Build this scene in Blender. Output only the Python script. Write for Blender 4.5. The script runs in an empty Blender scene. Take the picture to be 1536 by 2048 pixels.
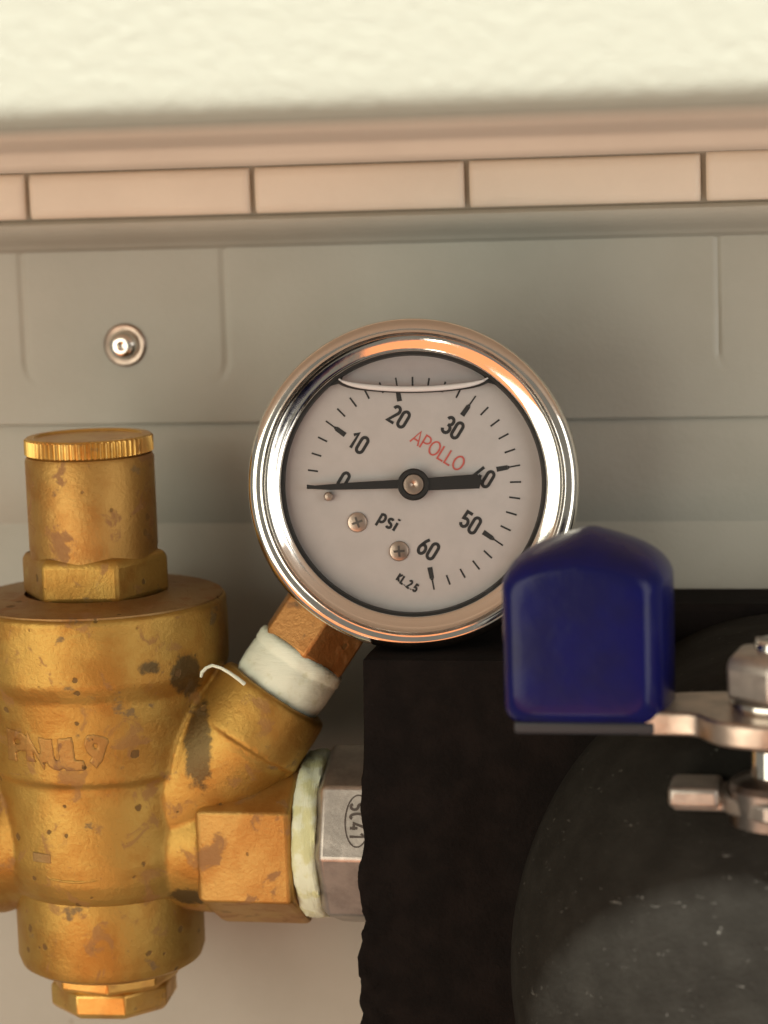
import bpy, bmesh, math, random
from mathutils import Vector, Matrix, noise
random.seed(7)
S = 0.001                      # everything below is written in millimetres
scene = bpy.context.scene
COL = scene.collection
R = math.radians

# ------------------------------------------------------------------ camera
YAW, PITCH, ROLL = R(11.0), R(8.5), R(1.9)
Fw = Vector((-math.sin(YAW)*math.cos(PITCH), math.cos(YAW)*math.cos(PITCH), -math.sin(PITCH)))
R0 = Vector((math.cos(YAW), math.sin(YAW), 0)); U0 = R0.cross(Fw)
Rt = R0*math.cos(ROLL) - U0*math.sin(ROLL)
Up = U0*math.cos(ROLL) + R0*math.sin(ROLL)
CAM = Vector((67.11, -369.42, 51.97))
cd = bpy.data.cameras.new('camera'); cam = bpy.data.objects.new('camera', cd); COL.objects.link(cam)
cam.matrix_world = Matrix.Translation(CAM*S) @ Matrix((Rt, Up, -Fw)).transposed().to_4x4()
cd.sensor_fit = 'VERTICAL'; cd.sensor_height = 36.0; cd.sensor_width = 27.0
cd.lens = 36.0*5000/2048
cd.clip_start = 0.01; cd.clip_end = 20
cd.dof.use_dof = True; cd.dof.focus_distance = 0.377; cd.dof.aperture_fstop = 17
scene.camera = cam

# ------------------------------------------------------------------ room light
world = bpy.data.worlds.new('World'); scene.world = world; world.use_nodes = True
bg = world.node_tree.nodes['Background']
bg.inputs['Color'].default_value = (1.0, 0.94, 0.80, 1); bg.inputs['Strength'].default_value = 0.22

def area(name, loc, target, size, power, color, size_y=None):
    l = bpy.data.lights.new(name, 'AREA'); l.energy = power; l.color = color; l.size = size
    if size_y: l.shape = 'RECTANGLE'; l.size_y = size_y
    o = bpy.data.objects.new(name, l); COL.objects.link(o)
    o.location = Vector(loc)*S
    o.rotation_euler = (Vector(target)-Vector(loc)).to_track_quat('-Z', 'Y').to_euler()
    return o
# high lamp in front: lights the face above the recess, whose edge shades everything below it
area('ceiling_lamp', (60, -720, 1205), (0, -80, 55), 0.035, 58.0, (1.0, 1.0, 0.91))
# warm light thrown back from low on the left, and a paler fill added from the right
area('warm_bounce', (-120, -470, -320), (-10, 0, -20), 0.75, 0.92, (1.0, 0.27, 0.05), 0.28)
area('front_lamp', (-430, -650, 0), (-10, 20, -10), 0.62, 3.9, (0.98, 0.95, 0.79), 0.6)
area('right_fill', (440, -260, -10), (20, 0, -10), 0.26, 1.25, (1.0, 0.98, 0.92), 0.5)
area('glint_light', (-20, -300, -330), (0, 0, 0), 0.05, 0.06, (1.0, 0.94, 0.78))  # small unseen light added for the glint at the bezel's top

scene.view_settings.view_transform = 'Standard'; scene.view_settings.look = 'None'
scene.view_settings.exposure = 0.0; scene.view_settings.gamma = 1.0
scene.view_settings.use_curve_mapping = False
scene.cycles.use_denoising = True
scene.cycles.max_bounces = 10; scene.cycles.glossy_bounces = 6; scene.cycles.transparent_max_bounces = 12
scene.cycles.caustics_reflective = False; scene.cycles.caustics_refractive = False
scene.cycles.sample_clamp_indirect = 4.0

# ------------------------------------------------------------------ materials
class NT:
    def __init__(s, name):
        s.m = bpy.data.materials.new(name); s.m.use_nodes = True
        s.t = s.m.node_tree; s.n = s.t.nodes; s.b = s.n['Principled BSDF']
        tc = s.n.new('ShaderNodeTexCoord'); mp = s.n.new('ShaderNodeMapping')
        mp.inputs['Scale'].default_value = (1000, 1000, 1000)
        s.t.links.new(tc.outputs['Object'], mp.inputs['Vector']); s.co = mp.outputs['Vector']
    def l(s, a, b): s.t.links.new(a, b)
    def noise(s, scale, detail=4, rough=.55, vec=None, dist=0):
        n = s.n.new('ShaderNodeTexNoise'); n.inputs['Scale'].default_value = scale
        n.inputs['Detail'].default_value = detail; n.inputs['Roughness'].default_value = rough
        n.inputs['Distortion'].default_value = dist
        s.l(vec or s.co, n.inputs['Vector']); return n.outputs['Fac']
    def stretch(s, sx, sy, sz):
        m = s.n.new('ShaderNodeMapping'); m.inputs['Scale'].default_value = (sx, sy, sz)
        s.l(s.co, m.inputs['Vector']); return m.outputs['Vector']
    def voro(s, scale, out='Distance', vec=None):
        n = s.n.new('ShaderNodeTexVoronoi'); n.inputs['Scale'].default_value = scale
        s.l(vec or s.co, n.inputs['Vector']); return n
    def ramp(s, fac, a, b, va=0., vb=1.):
        n = s.n.new('ShaderNodeMapRange'); n.inputs['From Min'].default_value = a; n.inputs['From Max'].default_value = b
        n.inputs['To Min'].default_value = va; n.inputs['To Max'].default_value = vb
        n.interpolation_type = 'SMOOTHSTEP'; s.l(fac, n.inputs['Value']); return n.outputs['Result']
    def math(s, op, a, b):
        n = s.n.new('ShaderNodeMath'); n.operation = op
        for i, v in enumerate((a, b)):
            if isinstance(v, (int, float)): n.inputs[i].default_value = v
            else: s.l(v, n.inputs[i])
        return n.outputs[0]
    def mix(s, fac, a, b):
        n = s.n.new('ShaderNodeMix'); n.data_type = 'RGBA'
        if isinstance(fac, (int, float)): n.inputs[0].default_value = fac
        else: s.l(fac, n.inputs[0])
        for i, v in ((6, a), (7, b)):
            if isinstance(v, tuple): n.inputs[i].default_value = v+(1,)
            else: s.l(v, n.inputs[i])
        return n.outputs[2]
    def set(s, **kw):
        for k, v in kw.items():
            inp = s.b.inputs[{'color': 'Base Color', 'rough': 'Roughness', 'metal': 'Metallic', 'spec': 'Specular IOR Level', 'coat': 'Coat Weight', 'coatr': 'Coat Roughness', 'sheen': 'Sheen Weight', 'sss': 'Subsurface Weight'}[k]]
            if isinstance(v, tuple): inp.default_value = v+(1,)
            elif isinstance(v, (int, float)): inp.default_value = v
            else: s.l(v, inp)
    def bump(s, h, strength, dist):
        n = s.n.new('ShaderNodeBump'); n.inputs['Strength'].default_value = strength; n.inputs['Distance'].default_value = dist*S
        s.l(h, n.inputs['Height']); s.l(n.outputs['Normal'], s.b.inputs['Normal'])

def make_brass(name, red=0.6, spots=1.0, rough=.44, base=(.465, .280, .064), bstr=.5, patches=()):
    k = NT(name)
    warm = k.ramp(k.noise(.11, 5, .6), .42, .62)
    c = k.mix(warm, base, (base[0]*.86, base[1]*.72, base[2]*.6))
    stain = k.ramp(k.noise(.20, 6, .62, dist=.6), .56, .64)
    c = k.mix(k.math('MULTIPLY', stain, red), c, (.30, .15, .055))
    grey = k.ramp(k.noise(.16, 5, .6, vec=k.stretch(1.0, 1.0, 1.3)), .63, .70)
    c = k.mix(k.math('MULTIPLY', grey, .75*spots), c, (.15, .105, .055))
    edge_n = k.noise(.7, 5, .65); pm = None
    for (x, y, z), (a, b, c_) in patches:          # dark stains, and dark patches in the crevice beside the boss
        m = k.n.new('ShaderNodeMapping'); m.vector_type = 'TEXTURE'
        m.inputs['Location'].default_value = (x, y, z); m.inputs['Scale'].default_value = (a, b, c_); k.l(k.co, m.inputs['Vector'])
        ln = k.n.new('ShaderNodeVectorMath'); ln.operation = 'LENGTH'; k.l(m.outputs['Vector'], ln.inputs[0])
        f = k.ramp(k.math('ADD', ln.outputs['Value'], k.math('MULTIPLY', edge_n, 1.1)), 1.25, 1.6, 1., 0.)
        c = k.mix(k.math('MULTIPLY', f, .85), c, (.075, .055, .025))
    v = k.voro(.30); wob = k.noise(.9, 3)
    d = k.math('ADD', v.outputs['Distance'], k.math('MULTIPLY', wob, .30))
    sep = k.n.new('ShaderNodeSeparateColor'); k.l(v.outputs['Color'], sep.inputs[0])
    lim = k.math('ADD', k.math('MULTIPLY', k.math('POWER', sep.outputs[0], 2.5), .20), .155)
    dot = k.ramp(k.math('SUBTRACT', d, lim), .0, .05, 1., 0.)
    c = k.mix(k.math('MULTIPLY', dot, .85*spots), c, (.14, .075, .02))
    v2 = k.voro(.95); d2 = k.math('ADD', v2.outputs['Distance'], k.math('MULTIPLY', k.noise(2.1, 2), .2))
    dot2 = k.ramp(d2, .17, .22, 1., 0.)
    c = k.mix(k.math('MULTIPLY', dot2, .55*spots), c, (.28, .15, .04))
    dirt = k.math('MAXIMUM', k.math('MAXIMUM', dot, grey), k.math('MULTIPLY', stain, red))
    k.set(color=c, metal=k.ramp(dirt, 0, 1, .72, .35), rough=k.ramp(k.math('ADD', dirt, k.noise(.5, 4)), .3, 1.5, rough, rough+.2))
    k.bump(k.math('SUBTRACT', k.noise(1.5, 5, .65), k.math('MULTIPLY', dot, .6)), bstr, .22)
    return k.m
BRASS = make_brass('cast_brass')
BODY_BRASS = make_brass('stained_cast_brass', patches=[((19.0, -12, 46), (2.6, 9, 8)), ((17.5, -12, 57), (2.0, 8, 4)), ((15.8, -9, 21.3), (3.6, 7, 1.9)), ((13.5, -19, 59.5), (2.0, 5, 1.5)), ((-5.5, -20, 29.5), (1.2, 4, 1.0))])
BRASS2 = make_brass('brown_brass', red=.8, spots=.8, base=(.46, .265, .072))
STEMB = make_brass('reddish_brass', red=.8, spots=1.0, base=(.46, .23, .075))
BRASS3 = make_brass('machined_brass', red=.25, spots=.6, rough=.32, base=(.66, .41, .11), bstr=.15)
TARNISH_SHADE = make_brass('tarnish_shade_brass', red=.9, spots=1, rough=.5, base=(.34, .21, .08))  # dark brass: tarnish on the casting mark, painted shade on the bonnet top

WORN = make_brass('worn_brass', red=1.0, spots=1.2, rough=.5, base=(.42, .24, .07))

def simple(name, color, rough, metal=0., bs=0., bsc=1.0, bd=.1, var=0., **kw):
    k = NT(name)
    if var:
        n = k.noise(.25, 5, .6)
        k.set(color=k.mix(k.ramp(n, .35, .65), tuple(c*(1-var) for c in color), tuple(min(1, c*(1+var)) for c in color)))
    else: k.set(color=color)
    k.set(rough=rough, metal=metal, **kw)
    if bs: k.bump(k.noise(bsc, 4), bs, bd)
    return k.m
CHROME = NT('polished_steel')
CHROME.set(color=(.80, .76, .70), metal=1.0, rough=CHROME.ramp(CHROME.noise(.35, 5, vec=CHROME.stretch(1, 1, 1)), .35, .7, .09, .17))
CHROME.bump(CHROME.noise(.22, 3), .10, .25); CHROME = CHROME.m
CASE = simple('case_steel', (.42, .39, .35), .35, 1.0)
STEEL = simple('dull_steel', (.42, .37, .33), .40, .9, .25, 1.2, .12, .15)
STEEL2 = simple('plated_steel', (.50, .40, .33), .36, 1.0, .35, .7, .12, .18)
DARKSTEEL = simple('dark_steel', (.22, .19, .17), .32, 1.0, .2, 1.0, .1, .2)
DIAL = simple('dial_enamel', (.49, .468, .46), .48, 0, .04, 3, .03, .03)
INK = simple('black_ink', (.012, .012, .013), .55)
REDINK = simple('red_ink', (.50, .10, .085), .6)
BLACKM = simple('black_enamel', (.012, .011, .011), .38)
RUBBER = simple('black_rubber', (.010, .010, .009), .6)
LETTER = simple('stamped_metal', (.10, .08, .07), .55, .6)

k = NT('white_thread_tape')
n = k.noise(1.0, 5, .6, vec=k.stretch(.25, 1, 2.0))
k.set(color=k.mix(k.ramp(k.noise(.5, 4), .55, .75), (.82, .88, .73), (.66, .70, .50)), rough=.5, sss=.0)
k.bump(n, .55, .25); TAPE = k.m
k = NT('yellowed_thread_tape')
c = k.mix(k.ramp(k.noise(.28, 4), .45, .62), (.80, .86, .66), (.68, .70, .38))
c = k.mix(k.ramp(k.noise(.8, 5, .7), .64, .72), c, (.25, .27, .13))
k.set(color=c, rough=.5); k.bump(k.noise(1.2, 5, .6, vec=k.stretch(3, .4, .4)), .6, .25); TAPE2 = k.m

k = NT('cream_moulded_plastic')
sp = k.voro(.085); spn = k.n.new('ShaderNodeSeparateColor'); k.l(sp.outputs['Color'], spn.inputs[0])
lim = k.math('MULTIPLY', k.math('GREATER_THAN', spn.outputs[0], .80), .055)
dot = k.ramp(k.math('SUBTRACT', k.math('ADD', sp.outputs['Distance'], k.math('MULTIPLY', k.noise(1.2), .05)), lim), 0.0, .02, 1, 0)
c = k.mix(k.ramp(k.noise(.05, 5, .6), .35, .7), (.43, .42, .365), (.40, .39, .335))
c = k.mix(k.math('MULTIPLY', dot, .55), c, (.24, .20, .15))
k.set(color=c, rough=.42, spec=.35)
k.bump(k.math('ADD', k.noise(.9, 5, .6), k.noise(.06, 2)), .22, .35); PLASTIC = k.m
k = NT('bounce_lit_cream_plastic')  # pinkish cream plastic, with warm bounce light put into the colour
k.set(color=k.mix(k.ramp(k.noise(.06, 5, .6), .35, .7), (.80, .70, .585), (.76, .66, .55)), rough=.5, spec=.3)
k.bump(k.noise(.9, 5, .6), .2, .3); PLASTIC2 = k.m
k = NT('embossed_cream_plastic')
h = k.noise(.55, 6, .6, vec=k.stretch(.8, 1, 1.25), dist=.9)
k.set(color=(.345, .345, .295), rough=.6, spec=.2); k.bump(h, .45, .8); EMBOSS = k.m
k = NT('dark_joint_dirt'); k.set(color=(.27, .235, .185), rough=.8); DIRT = k.m

def foam(name, a, b, lint, bs=.5):
    k = NT(name)
    c = k.mix(k.ramp(k.noise(.18, 6, .6), .35, .7), a, b)
    fl = k.ramp(k.noise(.55, 5, .75, vec=k.stretch(.6, 1, 1.6), dist=1.2), .64, .70)
    c = k.mix(k.math('MULTIPLY', fl, lint), c, (.20, .19, .17))
    k.set(color=c, rough=.85, spec=.08); k.bump(k.math('ADD', k.noise(1.3, 5, .65), k.noise(.25, 3)), bs, .35)
    return k.m
FOAM = foam('black_foam', (.0075, .0060, .0055), (.012, .0090, .0080), .03, .7)
FOAM2 = foam('dusty_black_foam', (.0175, .0158, .0132), (.025, .0230, .0195), .85, .5)

k = NT('blue_vinyl')
k.set(color=k.mix(k.ramp(k.noise(.12, 4), .35, .65), (.0070, .0075, .062), (.0055, .0065, .085)), rough=.24, spec=.20, coat=.0, coatr=.25)
k.bump(k.noise(.35, 3), .18, .35); BLUE = k.m

def glassy(name, tint, gl=.08, rough=.02):
    m = bpy.data.materials.new(name); m.use_nodes = True; t = m.node_tree
    for n in list(t.nodes):
        if n.type != 'OUTPUT_MATERIAL': t.nodes.remove(n)
    out = t.nodes['Material Output']
    tr = t.nodes.new('ShaderNodeBsdfTransparent'); tr.inputs[0].default_value = tint+(1,)
    g = t.nodes.new('ShaderNodeBsdfGlossy'); g.inputs['Roughness'].default_value = rough
    fr = t.nodes.new('ShaderNodeLayerWeight'); fr.inputs['Blend'].default_value = .5
    pw = t.nodes.new('ShaderNodeMath'); pw.operation = 'POWER'; pw.inputs[1].default_value = 4.0
    mu = t.nodes.new('ShaderNodeMath'); mu.operation = 'MULTIPLY_ADD'; mu.inputs[1].default_value = .6*gl; mu.inputs[2].default_value = .04*gl
    mx = t.nodes.new('ShaderNodeMixShader')
    t.links.new(fr.outputs['Facing'], pw.inputs[0]); t.links.new(pw.outputs[0], mu.inputs[0]); t.links.new(mu.outputs[0], mx.inputs[0])
    t.links.new(tr.outputs[0], mx.inputs[1]); t.links.new(g.outputs[0], mx.inputs[2]); t.links.new(mx.outputs[0], out.inputs[0])
    return m
PANE = glassy('gauge_glass', (.97, .965, .96), 1.0)
BUBBLE = glassy('bubble_glass', (.90, .89, .90), 1.0, .1)
MENISC = simple('meniscus_highlight', (.78, .76, .76), .15, 0)  # opaque near-white, paints the highlight along the meniscus

# ------------------------------------------------------------------ mesh helpers
def mesh(name, vs, fs, mat, parent=None, smooth=35, bevel=0, bseg=2):
    me = bpy.data.meshes.new(name)
    me.from_pydata([tuple(Vector(v)*S) for v in vs], [], fs); me.validate()
    bm = bmesh.new(); bm.from_mesh(me); bmesh.ops.recalc_face_normals(bm, faces=bm.faces); bm.to_mesh(me); bm.free()
    me.materials.append(mat)
    if smooth:
        me.shade_smooth(); me.set_sharp_from_angle(angle=R(smooth))
    o = bpy.data.objects.new(name, me); COL.objects.link(o)
    if parent: o.parent = parent
    if bevel:
        b = o.modifiers.new('bevel', 'BEVEL'); b.width = bevel*S; b.segments = bseg; b.limit_method = 'ANGLE'; b.angle_limit = R(28)
        b.harden_normals = False
    return o
def empty(name, loc, label, cat, group=None, mat3=None):
    o = bpy.data.objects.new(name, None); COL.objects.link(o); o.empty_display_size = .01
    M = Matrix.Translation(Vector(loc)*S)
    if mat3: M = M @ mat3.to_4x4()
    o.matrix_world = M
    o['label'] = label; o['category'] = cat
    if group: o['group'] = group
    return o
def tag(o, label, cat): o['label'] = label; o['category'] = cat
def frame(axis, up=(0, 0, 1)):
    a = Vector(axis).normalized(); u = Vector(up)
    if abs(a.dot(u)) > .95: u = Vector((0, 0, 1)) if abs(a.z) < .9 else Vector((1, 0, 0))
    e1 = (u - a*u.dot(a)).normalized(); e2 = a.cross(e1)
    return a, e1, e2
def lathe(prof, org, axis=(0, 0, 1), n=96, up=(1, 0, 0), phase=0, rf=None, cap=True):
    """prof: (radius, distance along the axis)"""
    a, e1, e2 = frame(axis, up); org = Vector(org); vs, fs = [], []
    for r, h in prof:
        for i in range(n):
            t = 2*math.pi*i/n + phase
            rr = r*(rf(i, n, h) if rf else 1)
            vs.append(org + a*h + (e1*math.cos(t) + e2*math.sin(t))*rr)
    m = len(prof)
    for j in range(m-1):
        for i in range(n):
            fs.append((j*n+i, j*n+(i+1) % n, (j+1)*n+(i+1) % n, (j+1)*n+i))
    if cap:
        fs.append(tuple(range(n))[::-1]); fs.append(tuple((m-1)*n+i for i in range(n)))
    return vs, fs
def tube(pts, rad, n=8):
    pts = [Vector(p) for p in pts]; vs, fs = [], []
    rads = rad if isinstance(rad, (list, tuple)) else [rad]*len(pts)
    for i, p in enumerate(pts):
        d = (pts[min(i+1, len(pts)-1)] - pts[max(i-1, 0)]).normalized()
        _, e1, e2 = frame(d, (0, 1, 0))
        for j in range(n):
            t = 2*math.pi*j/n; vs.append(p + (e1*math.cos(t)+e2*math.sin(t))*rads[i])
    for i in range(len(pts)-1):
        for j in range(n): fs.append((i*n+j, i*n+(j+1) % n, (i+1)*n+(j+1) % n, (i+1)*n+j))
    fs.append(tuple(range(n))[::-1]); fs.append(tuple((len(pts)-1)*n+j for j in range(n)))
    return vs, fs
def prism_y(poly, y0, y1):
    """poly of (x, z) extruded along y"""
    n = len(poly); vs = [(x, y0, z) for x, z in poly]+[(x, y1, z) for x, z in poly]
    fs = [tuple(range(n)), tuple(range(2*n-1, n-1, -1))]+[(i, (i+1) % n, n+(i+1) % n, n+i) for i in range(n)]
    return vs, fs
def prism_z(poly, z0, z1):
    n = len(poly); vs = [(x, y, z0) for x, y in poly]+[(x, y, z1) for x, y in poly]
    fs = [tuple(range(n))[::-1], tuple(range(n, 2*n))]+[(i, (i+1) % n, n+(i+1) % n, n+i) for i in range(n)]
    return vs, fs
def box(x0, x1, y0, y1, z0, z1): return prism_z([(x0, y0), (x1, y0), (x1, y1), (x0, y1)], z0, z1)
def join(*ms):
    vs, fs = [], []
    for v, f in ms:
        o = len(vs); vs += list(v); fs += [tuple(i+o for i in q) for q in f]
    return vs, fs
def sub(m, base): b = Vector(base); return [Vector(v)-b for v in m[0]], m[1]
def remesh(m, voxel, smooth_it=2, jitter=None):
    """fuse overlapping solids into one continuous cast skin (in mm)"""
    me = bpy.data.meshes.new('tmp'); me.from_pydata([tuple(v) for v in m[0]], [], m[1])
    bm = bmesh.new(); bm.from_mesh(me); bmesh.ops.recalc_face_normals(bm, faces=bm.faces); bm.to_mesh(me); bm.free()
    o = bpy.data.objects.new('tmp', me); COL.objects.link(o)
    r = o.modifiers.new('r', 'REMESH'); r.mode = 'VOXEL'; r.voxel_size = voxel
    if smooth_it:
        s = o.modifiers.new('s', 'SMOOTH'); s.iterations = smooth_it; s.factor = .5
    dg = bpy.context.evaluated_depsgraph_get(); dg.update()
    ev = bpy.data.meshes.new_from_object(o.evaluated_get(dg))
    vs = [v.co.copy() for v in ev.vertices]; fs = [tuple(p.vertices) for p in ev.polygons]
    bpy.data.objects.remove(o); bpy.data.meshes.remove(ev); bpy.data.meshes.remove(me)
    if jitter: vs = [jitter(v) for v in vs]
    return vs, fs

# ------------------------------------------------------------------ stroke lettering
def arc(cx, cy, rx, ry, a0, a1, n=10):
    return [(cx+rx*math.cos(R(a0+(a1-a0)*i/n)), cy+ry*math.sin(R(a0+(a1-a0)*i/n))) for i in range(n+1)]
GLY = {
 '0': (.50, [arc(.25, .77, .19, .23, 180, 0)+arc(.25, .23, .19, .23, 0, -180)+[(.06, .77)]]),
 '1': (.42, [[(.06, .76), (.27, .98), (.27, 0)]]),
 '2': (.50, [arc(.25, .76, .19, .24, 170, -35)+[(.06, .0), (.46, .0)]]),
 '3': (.50, [arc(.24, .76, .19, .24, 165, -80)+[(.2, .53)], [(.2, .52)]+arc(.24, .26, .21, .26, 80, -165)]),
 '4': (.50, [[(.30, 1), (.03, .26), (.48, .26)], [(.36, .50), (.36, 0)]]),
 '5': (.50, [[(.44, 1), (.10, 1), (.08, .56)]+arc(.25, .34, .20, .26, 118, -160)+[]]),
 '6': (.50, [[(.36, 1), (.20, .74)]+arc(.25, .28, .19, .28, 150, 500, 18)]),
 '9': (.50, [[(.14, 0), (.30, .26)]+arc(.25, .72, .19, .28, -30, 320, 18)]),
 'A': (.66, [[(.02, 0), (.31, 1), (.60, 0)], [(.12, .33), (.50, .33)]]),
 'P': (.56, [[(.06, 0), (.06, 1), (.24, 1)]+arc(.24, .73, .26, .27, 90, -90)+[(.06, .46)]]),
 'O': (.74, [arc(.36, .5, .31, .5, 90, 450, 24)]),
 'L': (.50, [[(.06, 1), (.06, 0), (.46, 0)]]),
 'p': (.46, [[(.06, -.30), (.06, .66)], [(.06, .60)]+arc(.20, .36, .18, .28, 90, -90)+[(.06, .08)]]),
 's': (.40, [arc(.19, .50, .15, .15, 40, 250, 8)+arc(.19, .17, .16, .17, 80, -140, 8)]),
 'i': (.22, [[(.09, 0), (.09, .62)], [(.09, .80), (.09, .92)]]),
 'K': (.52, [[(.06, 0), (.06, 1)], [(.44, 1), (.08, .48), (.46, 0)]]),
 'N': (.56, [[(.06, 0), (.06, 1), (.46, 0), (.46, 1)]]),
 'U': (.54, [[(.06, 1)]+arc(.26, .24, .20, .24, 180, 360)+[(.46, 1)]]),
 'S': (.50, [arc(.24, .74, .19, .24, 30, 250, 9)+arc(.24, .25, .20, .25, 80, -150, 9)]),
 'C': (.50, [arc(.26, .5, .21, .5, 50, 310, 14)]),
 '.': (.22, [[(.08, 0), (.08, .1)]]),
 ' ': (.25, []),
}
def ribbon(pts, w):
    """mitred flat stroke -> left and right outline points"""
    P = [Vector((x, y)) for x, y in pts]; n = len(P); out = []
    closed = (P[0]-P[-1]).length < 1e-4
    for i in range(n):
        if closed: a, b = P[(i-1) % (n-1)], P[(i+1) % (n-1)]
        else: a, b = P[max(i-1, 0)], P[min(i+1, n-1)]
        d1 = (P[i]-a) if (P[i]-a).length > 1e-7 else (b-P[i]); d2 = (b-P[i]) if (b-P[i]).length > 1e-7 else d1
        d1 = d1.normalized(); d2 = d2.normalized(); t = (d1+d2)
        t = t.normalized() if t.length > .2 else d1
        nrm = Vector((-t.y, t.x)); k = min(1/max(.35, nrm.dot(Vector((-d1.y, d1.x)))), 1.6)
        out.append((P[i]+nrm*w/2*k, P[i]-nrm*w/2*k))
    return out
def strokes(text, h, w, track=0., xs=1.0):
    """list of outlines centred on the text's box; units mm"""
    x = 0; outs = []
    for ch in text:
        adv, pl = GLY[ch]
        for p in pl: outs.append([((x+a*xs)*h, b*h) for a, b in p])
        x += adv*xs + track
    W = (x-track)*h
    return [ribbon([(a-W/2, b-h/2) for a, b in p], w) for p in outs]
def lettering(text, h, w, put, depth=.05, track=0., xs=1.0):
    """put(u, v, d) -> 3D point, d = height above the surface"""
    vs, fs = [], []
    for q, rb in enumerate(strokes(text, h, w, track, xs)):
        dd = depth + q*.008*(1 if depth < .2 else 4)
        for a, b in rb:
            vs += [put(a.x, a.y, dd), put(b.x, b.y, dd), put(a.x, a.y, -.02), put(b.x, b.y, -.02)]
        o = len(vs)-4*len(rb)
        for i in range(len(rb)-1):
            a = o+4*i; b = a+4
            fs += [(a, a+1, b+1, b), (a, b, b+2, a+2), (a+1, a+3, b+3, b+1), (a+2, b+2, b+3, a+3)]
        a = o; b = o+4*(len(rb)-1)
        fs += [(a, a+2, a+3, a+1), (b, b+1, b+3, b+2)]
    return vs, fs

# ================================================================== SETTING
def profile_x(pts, x0, x1, nx=2):
    vs, fs = [], []; m = len(pts)
    for i in range(nx):
        x = x0+(x1-x0)*i/(nx-1)
        vs += [(x, y, z) for y, z in pts]
    for i in range(nx-1):
        for j in range(m-1): fs.append((i*m+j, i*m+j+1, (i+1)*m+j+1, (i+1)*m+j))
    return vs, fs
X0, X1 = -150, 110
# the face above the recess and its under-side, one moulded skin
OY, OZ = -100.0, 56.55
pts = [(-60, 170), (OY, 150), (OY, OZ+2.5), (OY, OZ+.6)]
for i in range(1, 9):
    a = R(90*i/8); pts.append((OY+4.2-4.2*math.cos(a), OZ+.6-4.0*math.sin(a)*.95))
pts += [(-60, 52.35), (-44, 52.0), (-41.5, 51.8), (-40.3, 51.3), (-39, 50.2), (-37.6, 49.45), (-35, 49.1), (-20, 48.95), (29, 48.6), (33.5, 48.55)]
o = mesh('overhang', *profile_x(pts, X0, X1), EMBOSS, None, 40); o['kind'] = 'structure'
# under-side is smooth: its own skin 0.2 mm below from the bend inwards
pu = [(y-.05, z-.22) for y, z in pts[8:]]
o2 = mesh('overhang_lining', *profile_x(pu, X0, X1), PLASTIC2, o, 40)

def wall_h(x, z):
    h = 0.
    for xa, xb in ((-74.2, -38.6), (43.9, 80)):           # moulded tabs: a groove down each side, rounded foot
        if xa-3 < x < xb+3 and z > 8:
            r = 5.0; zb = 11.0
            cx = min(max(x, xa+r), xb-r); cz = max(z, zb+r)
            d = math.hypot(x-cx, z-cz)-r if (x != cx or z != cz) else -min(x-xa, xb-x, z-zb)
            t = min(1, max(0, (z-11.3)/5.0)); fade = t*t*(3-2*t)
            h -= .42*math.exp(-(d/.40)**2)*fade
    return h
vs, fs = [], []
xs = [X0+i*.45 for i in range(int((X1-X0)/.45)+1)]; zs = [5.3+i*.45 for i in range(66)]
for x in xs:
    for z in zs: vs.append((x, 40-wall_h(x, z), z))
nz = len(zs)
for i in range(len(xs)-1):
    for j in range(nz-1): fs.append((i*nz+j, i*nz+j+1, (i+1)*nz+j+1, (i+1)*nz+j))
zt = zs[-1]
wall = mesh('wall', *profile_x([(31.3, 48.7), (31.3, 40.0)], X0, X1), DIRT, None, 0)
wall['kind'] = 'structure'
mesh('upper_panel', vs, fs, PLASTIC, wall, 60)
mesh('panel_edge', *profile_x([(40, 5.3), (40.15, 5.0), (40.6, 4.85), (41.6, 4.85)], X0, X1), PLASTIC, wall, 60)
mesh('lower_panel', *profile_x([(41.3, 5.6), (41.1, 4.6), (40.75, 3.6), (40.6, 1), (40.6, -11.9), (40.72, -12.15), (40.72, -12.4), (40.55, -12.7), (40.5, -40), (40.5, -180)], X0, X1), PLASTIC, wall, 60)
pts = [(33.8, 40.25), (30.7, 40.1), (30.15, 39.5), (30.4, 38.6), (31.6, 37.6), (33.6, 36.7), (35.6, 36.1), (36.6, 35.6), (37.0, 35.2), (38.3, 35.0), (39.4, 34.85), (39.9, 34.7), (40.3, zt-.3)]
mesh('lip', *profile_x(pts, X0, X1), PLASTIC, wall, 50)
joints = [-145, -107.2, -69.2, -30.8, 4.6, 42.4, 79.5, 108]
for i in range(len(joints)-1):
    a, b = joints[i]+.34+random.uniform(0, .1), joints[i+1]-.34-random.uniform(0, .1)
    tz = random.uniform(0, .35); vs = []; prof = [(33.5, 40.45), (30.9, 40.5), (30.25, 40.9), (30.0, 42.2), (30.0, 46.2), (30.2, 47.3+tz), (30.8, 47.9+tz), (33.5, 47.95+tz)]
    m = len(prof); st = [(a, 1.6), (a+.12, .5), (a+.5, .08), (a+1.2, 0), (b-1.2, 0), (b-.5, .08), (b-.12, .5), (b, 1.6)]
    fs = []
    for x, dy in st: vs += [(x, max(y, 30)+dy*(1 if y < 33 else 0), z) for y, z in prof]
    for p in range(len(st)-1):
        for j in range(m-1): fs.append((p*m+j, p*m+j+1, (p+1)*m+j+1, (p+1)*m+j))
    fs.append(tuple(range(m))); fs.append(tuple((len(st)-1)*m+j for j in range(m)))
    mesh('trim_segment', vs, fs, PLASTIC2, wall, 60)

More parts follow.
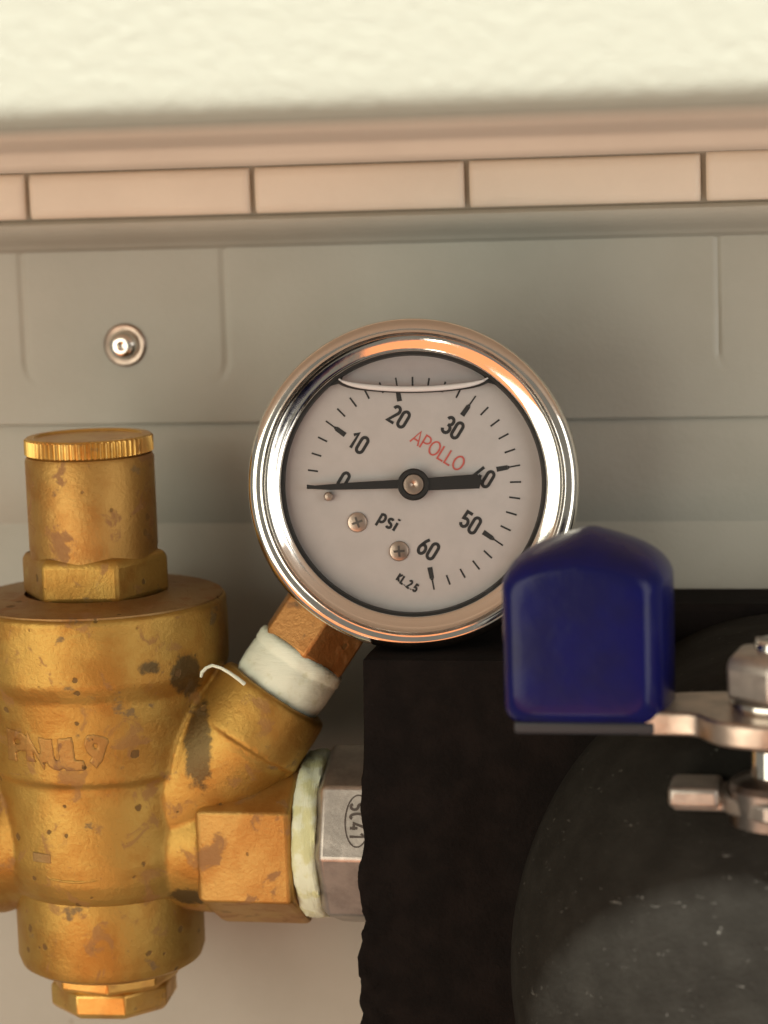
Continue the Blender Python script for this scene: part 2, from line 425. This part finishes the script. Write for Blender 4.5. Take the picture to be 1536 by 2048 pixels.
# screw in the moulded tab
sx, sz, sy = -56.4, 18.6, 40.0
scr = empty('screw', (sx, sy, sz), 'small shiny round-headed steel screw in the cream tab above the regulator', 'screw')
mesh('washer_ring', *lathe([(3.7, .2), (3.7, -.3), (3.3, -.6), (2.7, -.5), (2.7, .2)], (0, 0, 0), (0, 1, 0), 40), STEEL2, scr, 40)
mesh('screw_head', *lathe([(2.6, .2), (2.65, -.6), (2.4, -1.5), (1.9, -2.1), (1.3, -2.35), (.9, -2.35), (.75, -1.6), (.02, -1.4)], (0, 0, 0), (0, 1, 0), 40), CHROME, scr, 40)

# ================================================================== BRASS REGULATOR
BX, BY = -53.5, 8.0
reg_base = (BX, BY, -86.5)
reg = empty('pressure_regulator', reg_base, 'stained brass water pressure regulator with knurled top cap beside the gauge', 'regulator')
def regp(name, m, mat, **kw): return mesh(name, *sub(m, reg_base), mat, reg, **kw)

# gauge frame: faces the camera side of the recess, turned so that the stem runs down to the left
n_g = Vector((.1770, -.9746, .1371)).normalized()
gx = (Rt - n_g*Rt.dot(n_g)).normalized(); gz = n_g.cross(gx)*-1
if gz.z < 0: gz = -gz
GM = Matrix((gx, -n_g, gz)).transposed()              # local x right, y behind the face, z up
def GW(p): return GM @ Vector(p)
SY = 14.0                                              # the stem's distance behind the face
sa = R(33.4); sdir = Vector((-math.sin(sa), 0, -math.cos(sa)))
def stem_pt(d): return Vector((0, SY, 0)) + sdir*d
boss_dir = (GM @ sdir).normalized()

body_prof = [(20.0, -18.9), (20.75, -19.4), (20.75, -20.7), (20.6, -21.0), (20.8, -21.2), (20.8, -29.5), (20.2, -31.0), (19.6, -32.2), (19.2, -36), (18.7, -41), (18.3, -45.2), (17.6, -45.8), (17.5, -46.5), (17.5, -59), (17.1, -62), (16.2, -64.3), (15.3, -65.6)]
casting = [lathe([(max(r, .01), z) for r, z in body_prof], (BX, BY, 0), n=128)]
p1 = GW(stem_pt(39.2)); p2 = GW(stem_pt(53))
L12 = (p2-p1).length
casting.append(lathe([(8.6, 0), (9.1, .6), (9.3, 3), (9.4, 9)], p1, boss_dir, n=64))
q0 = p1+boss_dir*5; q1 = Vector((BX+6.5, BY, -57))
casting.append(lathe([(8.6, 0), (9.6, 2), (10.2, 8), (10.8, (q1-q0).length)], q0, q1-q0, n=64))
OZc = -57.9
casting.append(lathe([(13.2, 0), (12.4, 6), (11.8, 12), (12.4, 18.6)], (BX, BY, OZc), (1, 0, 0), n=64))     # neck towards the outlet
casting.append(lathe([(13.5, 0), (13.2, 14), (14.2, 17), (14.2, 38)], (BX, BY, OZc+1), (-1, 0, 0), n=64))   # inlet side
# thin web between boss and body
casting.append(prism_y([(-42, -30), (-34.5, -31.5), (-21.5, -46.5), (-33, -52), (-44, -60)], 2.0, 12.5))
def jit(v):
    d = noise.noise(v*.25)*.10 + noise.noise(v*.08)*.18
    c = Vector((BX, BY, v.z)); u = (v-c); u.z = 0
    return v + u.normalized()*d
regp('body', remesh(join(*casting), .42, 3, jit), BODY_BRASS, smooth=60)
# flat of the bonnet under the collar
regp('bonnet_top', lathe([(20.1, -19.3), (20.1, -18.75), (19.6, -18.55), (12.6, -18.2), (11.4, -17.9), (11.4, -18.6)], (BX, BY, 0), n=96), TARNISH_SHADE, smooth=35)  # shade on the upward face put into its darker colour
regp('collar', lathe([(11.0, -18.5), (11.9, -17.9), (11.9, -12.3), (11.2, -11.5), (10.3, -11.35)], (BX, BY, 0), n=6, up=(1, 0, 0), phase=R(4)), BRASS, smooth=30, bevel=.55, bseg=3)
regp('neck', lathe([(10.1, -12.5), (10.1, -11.0), (10.2, -10.6), (10.2, 3.4), (9.9, 4.0), (9.2, 4.1)], (BX, BY, 0), n=96), BRASS2, smooth=35)
NT_ = 66
def knurl(i, n, h): return (1.0, .985, .955, .955)[i % 4] if 4.35 < h < 6.75 else 1.0
regp('cap', lathe([(9.3, 3.9), (9.7, 4.25), (10.2, 4.4), (10.2, 6.7), (9.95, 6.85), (9.75, 7.05), (8.6, 7.1), (8.4, 6.75), (.02, 6.7)], (BX, BY, 0), n=NT_*4, rf=knurl), BRASS3, smooth=25)
regp('lower_barrel', lathe([(14.9, -64.6), (15.15, -66), (15.15, -76.6), (14.6, -78.2), (13.4, -79.0), (12, -79.05)], (BX-.3, BY, 0), n=96), BRASS, smooth=35)
pl = regp('bottom_plug', lathe([(10.7, -78.6), (10.7, -81.6), (10.3, -82.1)], (BX-.3, BY, 0), n=8, phase=R(11)), BRASS3, smooth=25, bevel=.35)
mesh('plug_foot', *sub(lathe([(10.0, -81.9), (10.35, -82.3), (10.35, -85.4), (9.4, -86.3), (7, -86.5)], (BX-.3, BY, 0), n=8, phase=R(26)), reg_base), BRASS3, pl, smooth=25, bevel=.35)
regp('outlet_port', lathe([(12.6, 17.6), (14.0, 18.2), (14.45, 19.2), (14.45, 32.6), (14.0, 33.2), (12.5, 33.25)], (BX, BY, OZc), (1, 0, 0), n=6, up=(0, 0, 1)), BRASS2, smooth=30, bevel=.8, bseg=3)
# worn raised characters on the casting
def on_body(zc, xc, Rad):
    def put(u, v, d):
        z = zc+v; r = Rad(z)+d; t = math.asin(max(-1, min(1, (xc+u-BX)/Rad(z))))
        return Vector((BX+r*math.sin(t), BY-r*math.cos(t), z))
    return put
def rad_body(z):
    q = sorted(body_prof, key=lambda p: p[1])
    for (ra, za), (rb, zb) in zip(q, q[1:]):
        if za <= z <= zb and zb > za: return ra+(rb-ra)*(z-za)/(zb-za)
    return 18
def worn(u, v, d):
    return on_body(-39.7, -55.6, rad_body)(u+.5*noise.noise(Vector((u, v, 2))*.8), v+.5*noise.noise(Vector((u, v, 7))*.8), d if d > 0 else -.6)
regp('raised_lettering', remesh(lettering('PNUL9', 4.4, 1.5, worn, .15, .05, 1.3), .17, 8), WORN, smooth=60)
P_ = on_body(0, 0, rad_body)
def patch(u0, u1, v0, v1, d, nu=6):
    vs, fs = [], []
    for i in range(nu+1):
        u = u0+(u1-u0)*i/nu; vs += [P_(u, v0, d), P_(u, v1, d), P_(u, v0, -.3), P_(u, v1, -.3)]
    for i in range(nu):
        a = 4*i; b = a+4; fs += [(a, a+1, b+1, b), (a, b, b+2, a+2), (a+1, a+3, b+3, b+1)]
    fs += [(0, 2, 3, 1), (4*nu, 4*nu+1, 4*nu+3, 4*nu+2)]
    return vs, fs
regp('casting_mark', patch(-60.9, -57.6, -58.1, -56.6, .16), TARNISH_SHADE, smooth=30, bevel=.1)
regp('casting_line', tube([P_(-58.5+i*.95, -60.6-.35*math.sin(i/9*math.pi), -.08) for i in range(10)], [.1, .2, .25, .22, .3, .25, .3, .2, .25, .1]), BRASS, smooth=60)

# ================================================================== PRESSURE GAUGE
g = empty('pressure_gauge', (0, 0, 0), 'round pressure gauge reading zero with polished steel bezel and red APOLLO lettering', 'gauge', mat3=GM)
def gp(name, m, mat, parent=None, **kw): return mesh(name, *m, mat, parent or g, **kw)
AX = (0, 1, 0)
gp('case', lathe([(23.2, 1.5), (24.0, 2.2), (24.0, 20.5), (23.2, 22.0), (10, 22.4), (.02, 22.4)], (0, 0, 0), AX, 128, cap=False), CASE)
bez = [(20.2, 4.2), (20.2, .75), (20.32, .55), (20.9, .38), (21.5, .14), (22.1, -.16), (22.5, -.48), (22.72, -.8), (22.95, -1.06), (23.15, -1.0), (23.35, -.98), (23.8, -1.02), (24.3, -.85), (24.75, -.45), (25.05, .1), (25.2, .8), (25.2, 2.2), (25.0, 2.9), (24.5, 3.2), (23.9, 3.2)]
gp('bezel', lathe(bez, (0, 0, 0), AX, 192, cap=False), CHROME, smooth=50)
gp('gasket', lathe([(20.3, 1.3), (20.0, 1.25), (19.75, 1.5), (19.6, 3.35), (20.5, 3.6)], (0, 0, 0), AX, 128, cap=False), RUBBER, smooth=40)
gp('glass', lathe([(20.24, 1.9), (20.24, 1.25), (.02, 1.2)], (0, 0, 0), AX, 96, cap=False), PANE, smooth=60)
DY = 3.3
dial = gp('dial', lathe([(19.75, DY+.5), (19.75, DY+.02), (19.6, DY), (.02, DY)], (0, 0, 0), AX, 128), DIAL, smooth=40)
PX = 13.15
def loc(px, py): return ((px-826)/PX, (970-py)/PX)
HX, HZ = loc(826, 971)
def on_dial(cx, cz, rot):
    c, s = math.cos(rot), math.sin(rot)
    return lambda u, v, d: Vector((cx+u*c-v*s, DY-d, cz+u*s+v*c))
TR = R(-31)
for t, px, py in (('0', 685, 963), ('10', 715, 887), ('20', 797, 835), ('30', 905, 857), ('40', 967, 955), ('50', 940, 1048), ('60', 856, 1100)):
    gp('numeral', lettering(t, 2.55, .49, on_dial(*loc(px, py), TR), .05, .10, 1.05), INK, dial, smooth=0)
gp('maker_lettering', lettering('APOLLO', 2.15, .27, on_dial(*loc(876, 903), R(-31.5)), .05, .035, 1.08), REDINK, dial, smooth=0)
gp('unit_lettering', lettering('psi', 2.2, .42, on_dial(*loc(778, 1043), R(-31)), .05, .12, 1.1), INK, dial, smooth=0)
gp('class_lettering', lettering('KL.2.5', 1.2, .30, on_dial(*loc(814, 1169), R(-34)), .05, .12, .95), INK, dial, smooth=0)
def radial(sweep, r0, r1, w0, w1=None):
    """bar from r0 to r1, sweep measured clockwise from the zero side"""
    a = math.pi - R(sweep); c, s = math.cos(a), math.sin(a); w1 = w1 or w0
    P = [(r0, -w0/2), (r0, w0/2), (r1, w1/2), (r1, -w1/2)]
    pl = [(HX+r*c-q*s, HZ+r*s+q*c) for r, q in P]
    return prism_y(pl, DY-.055, DY+.02)
sweeps = [(-1.2, 0), (7.8, 0), (17.1, 0), (26.4, 0)] + [(35.9+4.46*j*2, 1 if j % 5 == 0 else 0) for j in range(26)]
for k_, (sw, big) in enumerate(sweeps):
    ro = 16.45 if 30 < sw < 240 else 16.3
    if big:
        m = join(radial(sw, 12.9, 14.6, .78, .70), radial(sw, 14.62, 14.95, .62, .26), radial(sw, 14.97, ro+.1, .24))
    else: m = radial(sw, 14.75, ro, .27)
    gp('tick_mark', m, INK, dial, smooth=0)
for px, py, rot in ((713, 1047, 20), (797, 1105, 5)):
    cx, cz = loc(px, py)
    s_ = gp('dial_screw', lathe([(1.55, .05), (1.55, -.15), (1.4, -.38), (1.0, -.5), (.02, -.52)], (cx, DY, cz), AX, 32), STEEL2, dial)
    c_ = []
    for q in (0, 90):
        a = R(rot+q); d = Vector((math.cos(a), 0, math.sin(a))); e = Vector((-d.z, 0, d.x))
        z_ = -.535-.012*(q > 0)
        b4 = [d*.85+e*.17, d*.85-e*.17, -d*.85-e*.17, -d*.85+e*.17]
        vv = [Vector((cx, DY+z_, cz))+p for p in b4]+[Vector((cx, DY-.3, cz))+p for p in b4]
        c_.append((vv, [(0, 1, 2, 3), (7, 6, 5, 4)]+[(i, i+4, (i+1) % 4+4, (i+1) % 4) for i in range(4)]))
    mesh('cross_slot', *join(*c_), DARKSTEEL, dial, smooth=0)
cx, cz = loc(655, 995)
gp('stop_pin', lathe([(.72, .1), (.72, -.8), (.5, -1.15), (.02, -1.25)], (cx, DY, cz), AX, 24), STEEL2, dial)
# needle
NY = 2.05
tipx, tipz = loc(608, 977)
up_ = [loc(612, 971), loc(628, 973), loc(700, 967), loc(800, 961), loc(850, 958), loc(954, 950), loc(963, 962)]
lo_ = [loc(958, 979), loc(850, 983), loc(800, 979), loc(700, 981), loc(660, 982), loc(625, 980), loc(612, 980)]
nd = gp('needle', prism_y(up_+lo_, NY-.15, NY+.15), BLACKM, smooth=0, bevel=.05, bseg=1)
gp('hub_ring', lathe([(2.45, .5), (2.45, -.35), (2.2, -.6), (1.7, -.6), (1.6, -.3)], (HX, NY, HZ), AX, 48), BLACKM, nd, smooth=40)
gp('hub_pin', lathe([(1.62, .3), (1.62, -.35), (1.5, -.52), (.9, -.6), (.3, -.55), (.1, -.4), (.02, -.4)], (HX, NY, HZ), AX, 36), STEEL2, nd, smooth=40)
# air bubble at the top of the liquid filling
bl, br, bb, bt = loc(676, 764), loc(975, 762), loc(822, 784), loc(822, 706)
def bez2(t, a, m, b): return tuple((1-t)**2*p + 2*t*(1-t)*q + t*t*r for p, q, r in zip(a, m, b))
N = 32
low = [bez2(i/N, bl, (bb[0], 2*bb[1]-(bl[1]+br[1])/2), br) for i in range(N+1)]
# squarer ends for the meniscus
low = [(x, z - .55*(1-abs(2*i/N-1)**8)*(abs(2*i/N-1)**2)) for i, (x, z) in enumerate(low)]
top = []
for x, z in low:
    rr = 19.55; top.append((x, max(z+.02, math.sqrt(max(0, rr*rr-x*x))-.15)))
vs, fs = [], []
K = 6
for (x, z0), (_, z1) in zip(low, top):
    for j in range(K+1):
        q = j/K; vs.append((x, 1.75 - .3*math.sin(q*math.pi), z0+(z1-z0)*q))
for i in range(N):
    for j in range(K): fs.append((i*(K+1)+j, i*(K+1)+j+1, (i+1)*(K+1)+j+1, (i+1)*(K+1)+j))
bub = mesh('air_bubble', vs, fs, BUBBLE, g, smooth=60)
mesh('meniscus', *tube([(x, 1.7, z+.32) for x, z in low], [.12+.34*(1-abs(2*i/N-1)**6) for i in range(N+1)]), MENISC, bub, smooth=60)  # pale tube draws the bright highlight along the liquid's edge
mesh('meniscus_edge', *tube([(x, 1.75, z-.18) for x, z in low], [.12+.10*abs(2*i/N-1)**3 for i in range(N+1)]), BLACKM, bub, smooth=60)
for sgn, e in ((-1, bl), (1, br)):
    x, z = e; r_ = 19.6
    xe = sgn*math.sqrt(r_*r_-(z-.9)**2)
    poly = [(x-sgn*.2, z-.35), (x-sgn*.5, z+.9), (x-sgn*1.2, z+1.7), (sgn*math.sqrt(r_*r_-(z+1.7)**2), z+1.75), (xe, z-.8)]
    mesh('bubble_corner_shade', *prism_y(poly if sgn < 0 else poly[::-1], 1.85, 2.0), BLACKM, bub, smooth=0)  # black wedges stand in for shade at the bubble's ends
# stem
def along(prof, n, phase=0): return lathe(prof, stem_pt(0), sdir, n, up=(0, 1, 0), phase=phase)
gp('stem', along([(7.0, 22.0), (7.9, 22.6), (7.9, 31.4), (7.3, 32.0), (6.5, 32.2)], 6, R(-4)), STEMB, smooth=30, bevel=.35)
def wrinkle(i, n, h): return 1+.012*math.sin(i*2.1+h*3)+.010*math.sin(i*.7-h*5)
tp = gp('thread_tape', along([(6.6, 31.2), (7.35, 31.5), (7.6, 32.2), (7.62, 33.5), (7.45, 33.8), (7.6, 34.2), (7.55, 36.6), (7.5, 38.2), (7.2, 39.6), (6.5, 39.9)], 64), TAPE, smooth=60)
for v in tp.data.vertices:
    c = Vector(v.co)/S; nn = noise.noise(c*.55)*.22+noise.noise(c*1.6)*.08
    a = stem_pt((c-stem_pt(0)).dot(sdir)); v.co = (c+(c-a).normalized()*nn)*S
GI = GM.inverted()
cw = [(-26.5, -4.6, -30.2), (-27.4, -5.2, -29.2), (-28.6, -5.6, -28.2), (-29.9, -5.8, -27.4), (-31.2, -5.6, -27.1), (-32.2, -5.5, -27.5), (-32.9, -5.7, -28.2), (-33.0, -6.0, -28.9)]
mesh('loose_tape_end', *tube([GI @ Vector(p) for p in cw], [.34, .32, .28, .26, .26, .28, .32, .2], 6), TAPE, tp, smooth=60)

# ================================================================== STEEL BUSHING
bu_base = (-19, BY, -57.2)
bush = empty('steel_bushing', bu_base, 'grey faceted steel bushing with a stamped oval joining the brass outlet to the foam', 'fitting')
ZC = -57.2
bp = mesh('faceted_body', *sub(lathe([(12.8, 0), (13.6, .5), (14.6, 1.3), (14.6, 15), (12.8, 15.4)], (-16.6, BY, ZC), (1, 0, 0), n=8, up=(0, 1, 0)), bu_base), STEEL, bush, smooth=30, bevel=.45, bseg=3)
def tp2(i, n, h): return 1+.012*math.sin(i*1.7+h*4)+.012*math.sin(i*.55-h*2.2)
mesh('thread_tape', *sub(lathe([(11.8, 0), (12.7, .3), (13.15, .8), (13.25, 1.7), (13.3, 2.6), (13.2, 3.4), (13.0, 4.0), (12, 4.2)], (-20.4, BY, ZC), (1, 0, 0), n=96, rf=tp2), bu_base), TAPE2, bush, smooth=60)
# stamped oval with characters running down the fitting (the facet above the front edge)
a0 = R(22.5); rf_ = 14.6*math.cos(a0)
fn = Vector((0, -math.cos(a0), math.sin(a0))); ft = Vector((0, math.sin(a0), math.cos(a0)))
fc = Vector((-9.6, BY, ZC)) + fn*rf_
def on_facet(u, v, d): return fc + Vector((1, 0, 0))*v + ft*(-u) + fn*d
ov = arc(0, 0, 4.0, 1.95, 0, 360, 40)
vs, fs = [], []
rb = ribbon(ov, .22)
for a, b in rb: vs += [on_facet(a.x-.4, a.y, .07), on_facet(b.x-.4, b.y, .07)]
for i in range(len(rb)-1): fs.append((2*i, 2*i+1, 2*i+3, 2*i+2))
mesh('stamped_oval', *sub((vs, fs), bu_base), LETTER, bp, smooth=0)
mesh('stamped_characters', *sub(lettering('SC41', 2.3, .42, lambda u, v, d: on_facet(u-.4, v, d), .07, .16, 1.0), bu_base), LETTER, bp, smooth=0)

# ================================================================== BLACK FOAM
def torn(v):
    w = max(0, 1-abs(v.x+8.5)/5.0)*min(1.25, max(.22, (-v.z-38)/20))
    e = Vector((v.x*.15, v.y*.15, v.z*.30))
    j = noise.noise(e*.6)*.9 + noise.noise(Vector(v)*.75)*.28
    return Vector((v.x + w*j, v.y + noise.noise(Vector(v)*.12)*.5 + w*noise.noise(Vector(v)*.4+Vector((9, 3, 1)))*.9, v.z))
edge = [(-7.2, -25.3), (-7.6, -34), (-7.9, -42), (-8.4, -49), (-8.3, -55), (-9.2, -60), (-8.7, -66), (-9.0, -70.5), (-9.9, -73), (-9.4, -77), (-9.6, -82), (-11.0, -86), (-12.5, -90), (-13, -100)]
poly = edge + [(34, -100), (34, -25.3)]
m = remesh(prism_y(poly, -8, 23.5), .8, 1, torn)
base = (12, 8, -100)
o = mesh('foam_wrap', *sub(m, base), FOAM, None, smooth=60); o.location = Vector(base)*S
tag(o, 'thick black foam insulation block with a torn edge against the grey steel bushing', 'foam insulation')
m = prism_y([(-6.8, -100), (-6.6, -60), (-6.5, -23.2), (110, -23.2), (110, -100)], 24.5, 39.6)
base = (50, 32, -100)
o = mesh('foam_sheet', *sub(m, base), FOAM, None, smooth=30, bevel=1.0); o.location = Vector(base)*S
tag(o, 'flat black foam sheet standing against the cream wall behind the valve', 'foam insulation')
# rounded jacket over the valve body
def dome(cx, cz, a, b, yb, dep, nr=40, nt=120):
    vs, fs = [], []
    for i in range(nr+1):
        ro = math.sin(math.pi/2*i/nr)
        for j in range(nt):
            t = 2*math.pi*j/nt
            y = yb-dep*math.sqrt(max(0, 1-ro**2.6))
            p = Vector((cx+a*ro*math.cos(t), y, cz+b*ro*math.sin(t)))
            y2 = noise.noise(p*.06)*.7+noise.noise(p*.3)*.12
            vs.append((p.x, p.y+y2*(1-ro**4), p.z))
    for i in range(nr):
        for j in range(nt): fs.append((i*nt+j, i*nt+(j+1) % nt, (i+1)*nt+(j+1) % nt, (i+1)*nt+j))
    o = len(vs)
    for j in range(nt): p = vs[nr*nt+j]; vs.append((p[0], 23.8, p[2]))
    for j in range(nt): fs.append((nr*nt+j, nr*nt+(j+1) % nt, o+(j+1) % nt, o+j))
    fs.append(tuple(o+j for j in range(nt)))
    return vs, fs
base = (55.5, 6, -117)
o = mesh('foam_jacket', *sub(dome(55.5, -70.5, 40.3, 46.2, -13, 33), base), FOAM2, None, smooth=60); o.location = Vector(base)*S
tag(o, 'rounded dusty dark grey foam jacket bulging out below the lever', 'foam insulation')

# ================================================================== BALL VALVE LEVER
VX, VY = 56.0, -41.0
v_base = (VX, VY, -40)
val = empty('ball_valve', v_base, 'valve lever with deep blue vinyl grip and steel nut in front of the gauge rim', 'valve')
def vp(name, m, mat, parent=None, **kw): return mesh(name, *sub(m, v_base), mat, parent or val, **kw)
front = [(37.0, -44.2), (41, -44.2), (44.0, -44.4), (45.4, -45.2), (46.6, -47.3), (48.2, -49.4), (50.4, -50.9), (53, -51.8)]
ring = [(VX+10.9*math.cos(R(t)), VY+10.9*math.sin(R(t))) for t in range(-95, 96, 10)]
back = [(53, -30.3), (46, -31.2), (41, -32.2), (37.0, -33.0)]
lever = vp('lever', prism_z(front+ring+back, -27.9, -24.6), STEEL2, smooth=30, bevel=.5, bseg=3)
# grip: tongue turned up from the lever's end, dipped in vinyl; shoulders and a low peak behind a flatter front
def outline(hw, zb, zs_, zp, r, n=10):
    """half width, bottom, shoulder height, peak height, corner radius"""
    P = [(-hw+r*(1-math.cos(R(90*i/6))) , zb+r*(1-math.sin(R(90*i/6)))) for i in range(6, -1, -1)]
    P = [(-hw+r-r*math.sin(R(90*i/6)), zb+r-r*math.cos(R(90*i/6))) for i in range(7)]
    for i in range(1, 8): P.append((-hw, zb+r+(zs_-zb-r-3)*i/8))
    for i in range(25):
        t = i/24; a = math.pi*(1-t)
        x = hw*math.cos(a); e = abs(math.cos(a))
        z = zs_-3 + 3*(1-e**5)**.6 + (zp-zs_)*(1-e)**.85
        P.append((x, z))
    P += [(-x, z) for x, z in P[13::-1]]
    return P
gcx = 30.4
secs = [(-33.5, 10.2, -25.9, -4.6, -1.4, 2.2), (-34.5, 10.9, -26.6, -4.2, -.7, 2.0), (-38, 11.1, -27.0, -4.2, -.6, 2.0), (-41.5, 11.0, -26.9, -4.5, -1.6, 2.2),
        (-43.8, 10.6, -26.5, -4.9, -2.5, 2.6), (-45.2, 9.8, -25.7, -5.3, -3.5, 3.0), (-46.0, 8.9, -24.9, -6.0, -4.6, 3.0), (-46.25, 8.0, -24.0, -6.9, -5.7, 3.0)]
vs, fs = [], []
for y, hw, zb, zsd, zp, r in secs:
    ol = outline(hw, zb, zsd, zp, r); m_ = len(ol)
    for x, z in ol: vs.append((gcx+x+(y+40)*.10, y, z))
for i in range(len(secs)-1):
    for j in range(m_): fs.append((i*m_+j, i*m_+(j+1) % m_, (i+1)*m_+(j+1) % m_, (i+1)*m_+j))
fs.append(tuple(range(m_))[::-1]); fs.append(tuple((len(secs)-1)*m_+j for j in range(m_)))
gr = vp('grip', (vs, fs), BLUE, smooth=70)
HEM = simple('grey_blue_vinyl', (.020, .021, .027), .5)
vp('grip_hem', prism_z([(20.7, -44.6), (39.6, -44.4), (40.2, -35), (20.7, -35)], -27.8, -26.0), HEM, gr, smooth=30, bevel=.5, bseg=3)
gr['label'] = 'deep blue vinyl grip with a low peaked top'
sd = gr.modifiers.new('sub', 'SUBSURF'); sd.levels = 1; sd.render_levels = 2
vp('hex_nut', lathe([(5.8, -23.2), (7.4, -22.8), (7.5, -18.2), (6.6, -16.9), (4.0, -16.5)], (VX, VY, 0), n=6, phase=R(22)), STEEL, smooth=25, bevel=.6, bseg=3)
vp('lock_washer', lathe([(4.2, -24.7), (6.6, -24.6), (6.8, -24.1), (6.7, -23.4), (6.2, -23.1), (4.2, -23.1)], (VX, VY, 0), n=64), CHROME, smooth=40)
st = vp('stem', lathe([(4.1, -40), (4.1, -30), (3.4, -29), (3.4, -17.0), (3.2, -15.6), (2.8, -15.3), (.02, -15.2)], (VX, VY, 0), n=48), CHROME, smooth=30)
vp('stem_slot', box(VX-3.1, VX+3.1, VY-.5, VY+.5, -15.5, -15.1), DARKSTEEL, st, smooth=0)
vp('packing_nut', lathe([(7.0, -40), (7.2, -35.2), (6.6, -34.4), (5.4, -34.0), (4.4, -33.6)], (VX, VY, 0), n=48), DARKSTEEL, smooth=25)
vp('stop_plate', prism_z([(41.6, -42.3), (48.4, -42.8), (49.2, -44.4), (54, -48.6), (58, -49.6), (66, -48), (66, -33), (41.4, -35)], -38.6, -36.0), STEEL, smooth=25, bevel=.5, bseg=3)
vp('stop_tab', prism_z([(41.1, -43.6), (48.0, -44.0), (48.2, -36), (41.2, -36)], -38.0, -35.0), STEEL, smooth=25, bevel=.8, bseg=3)
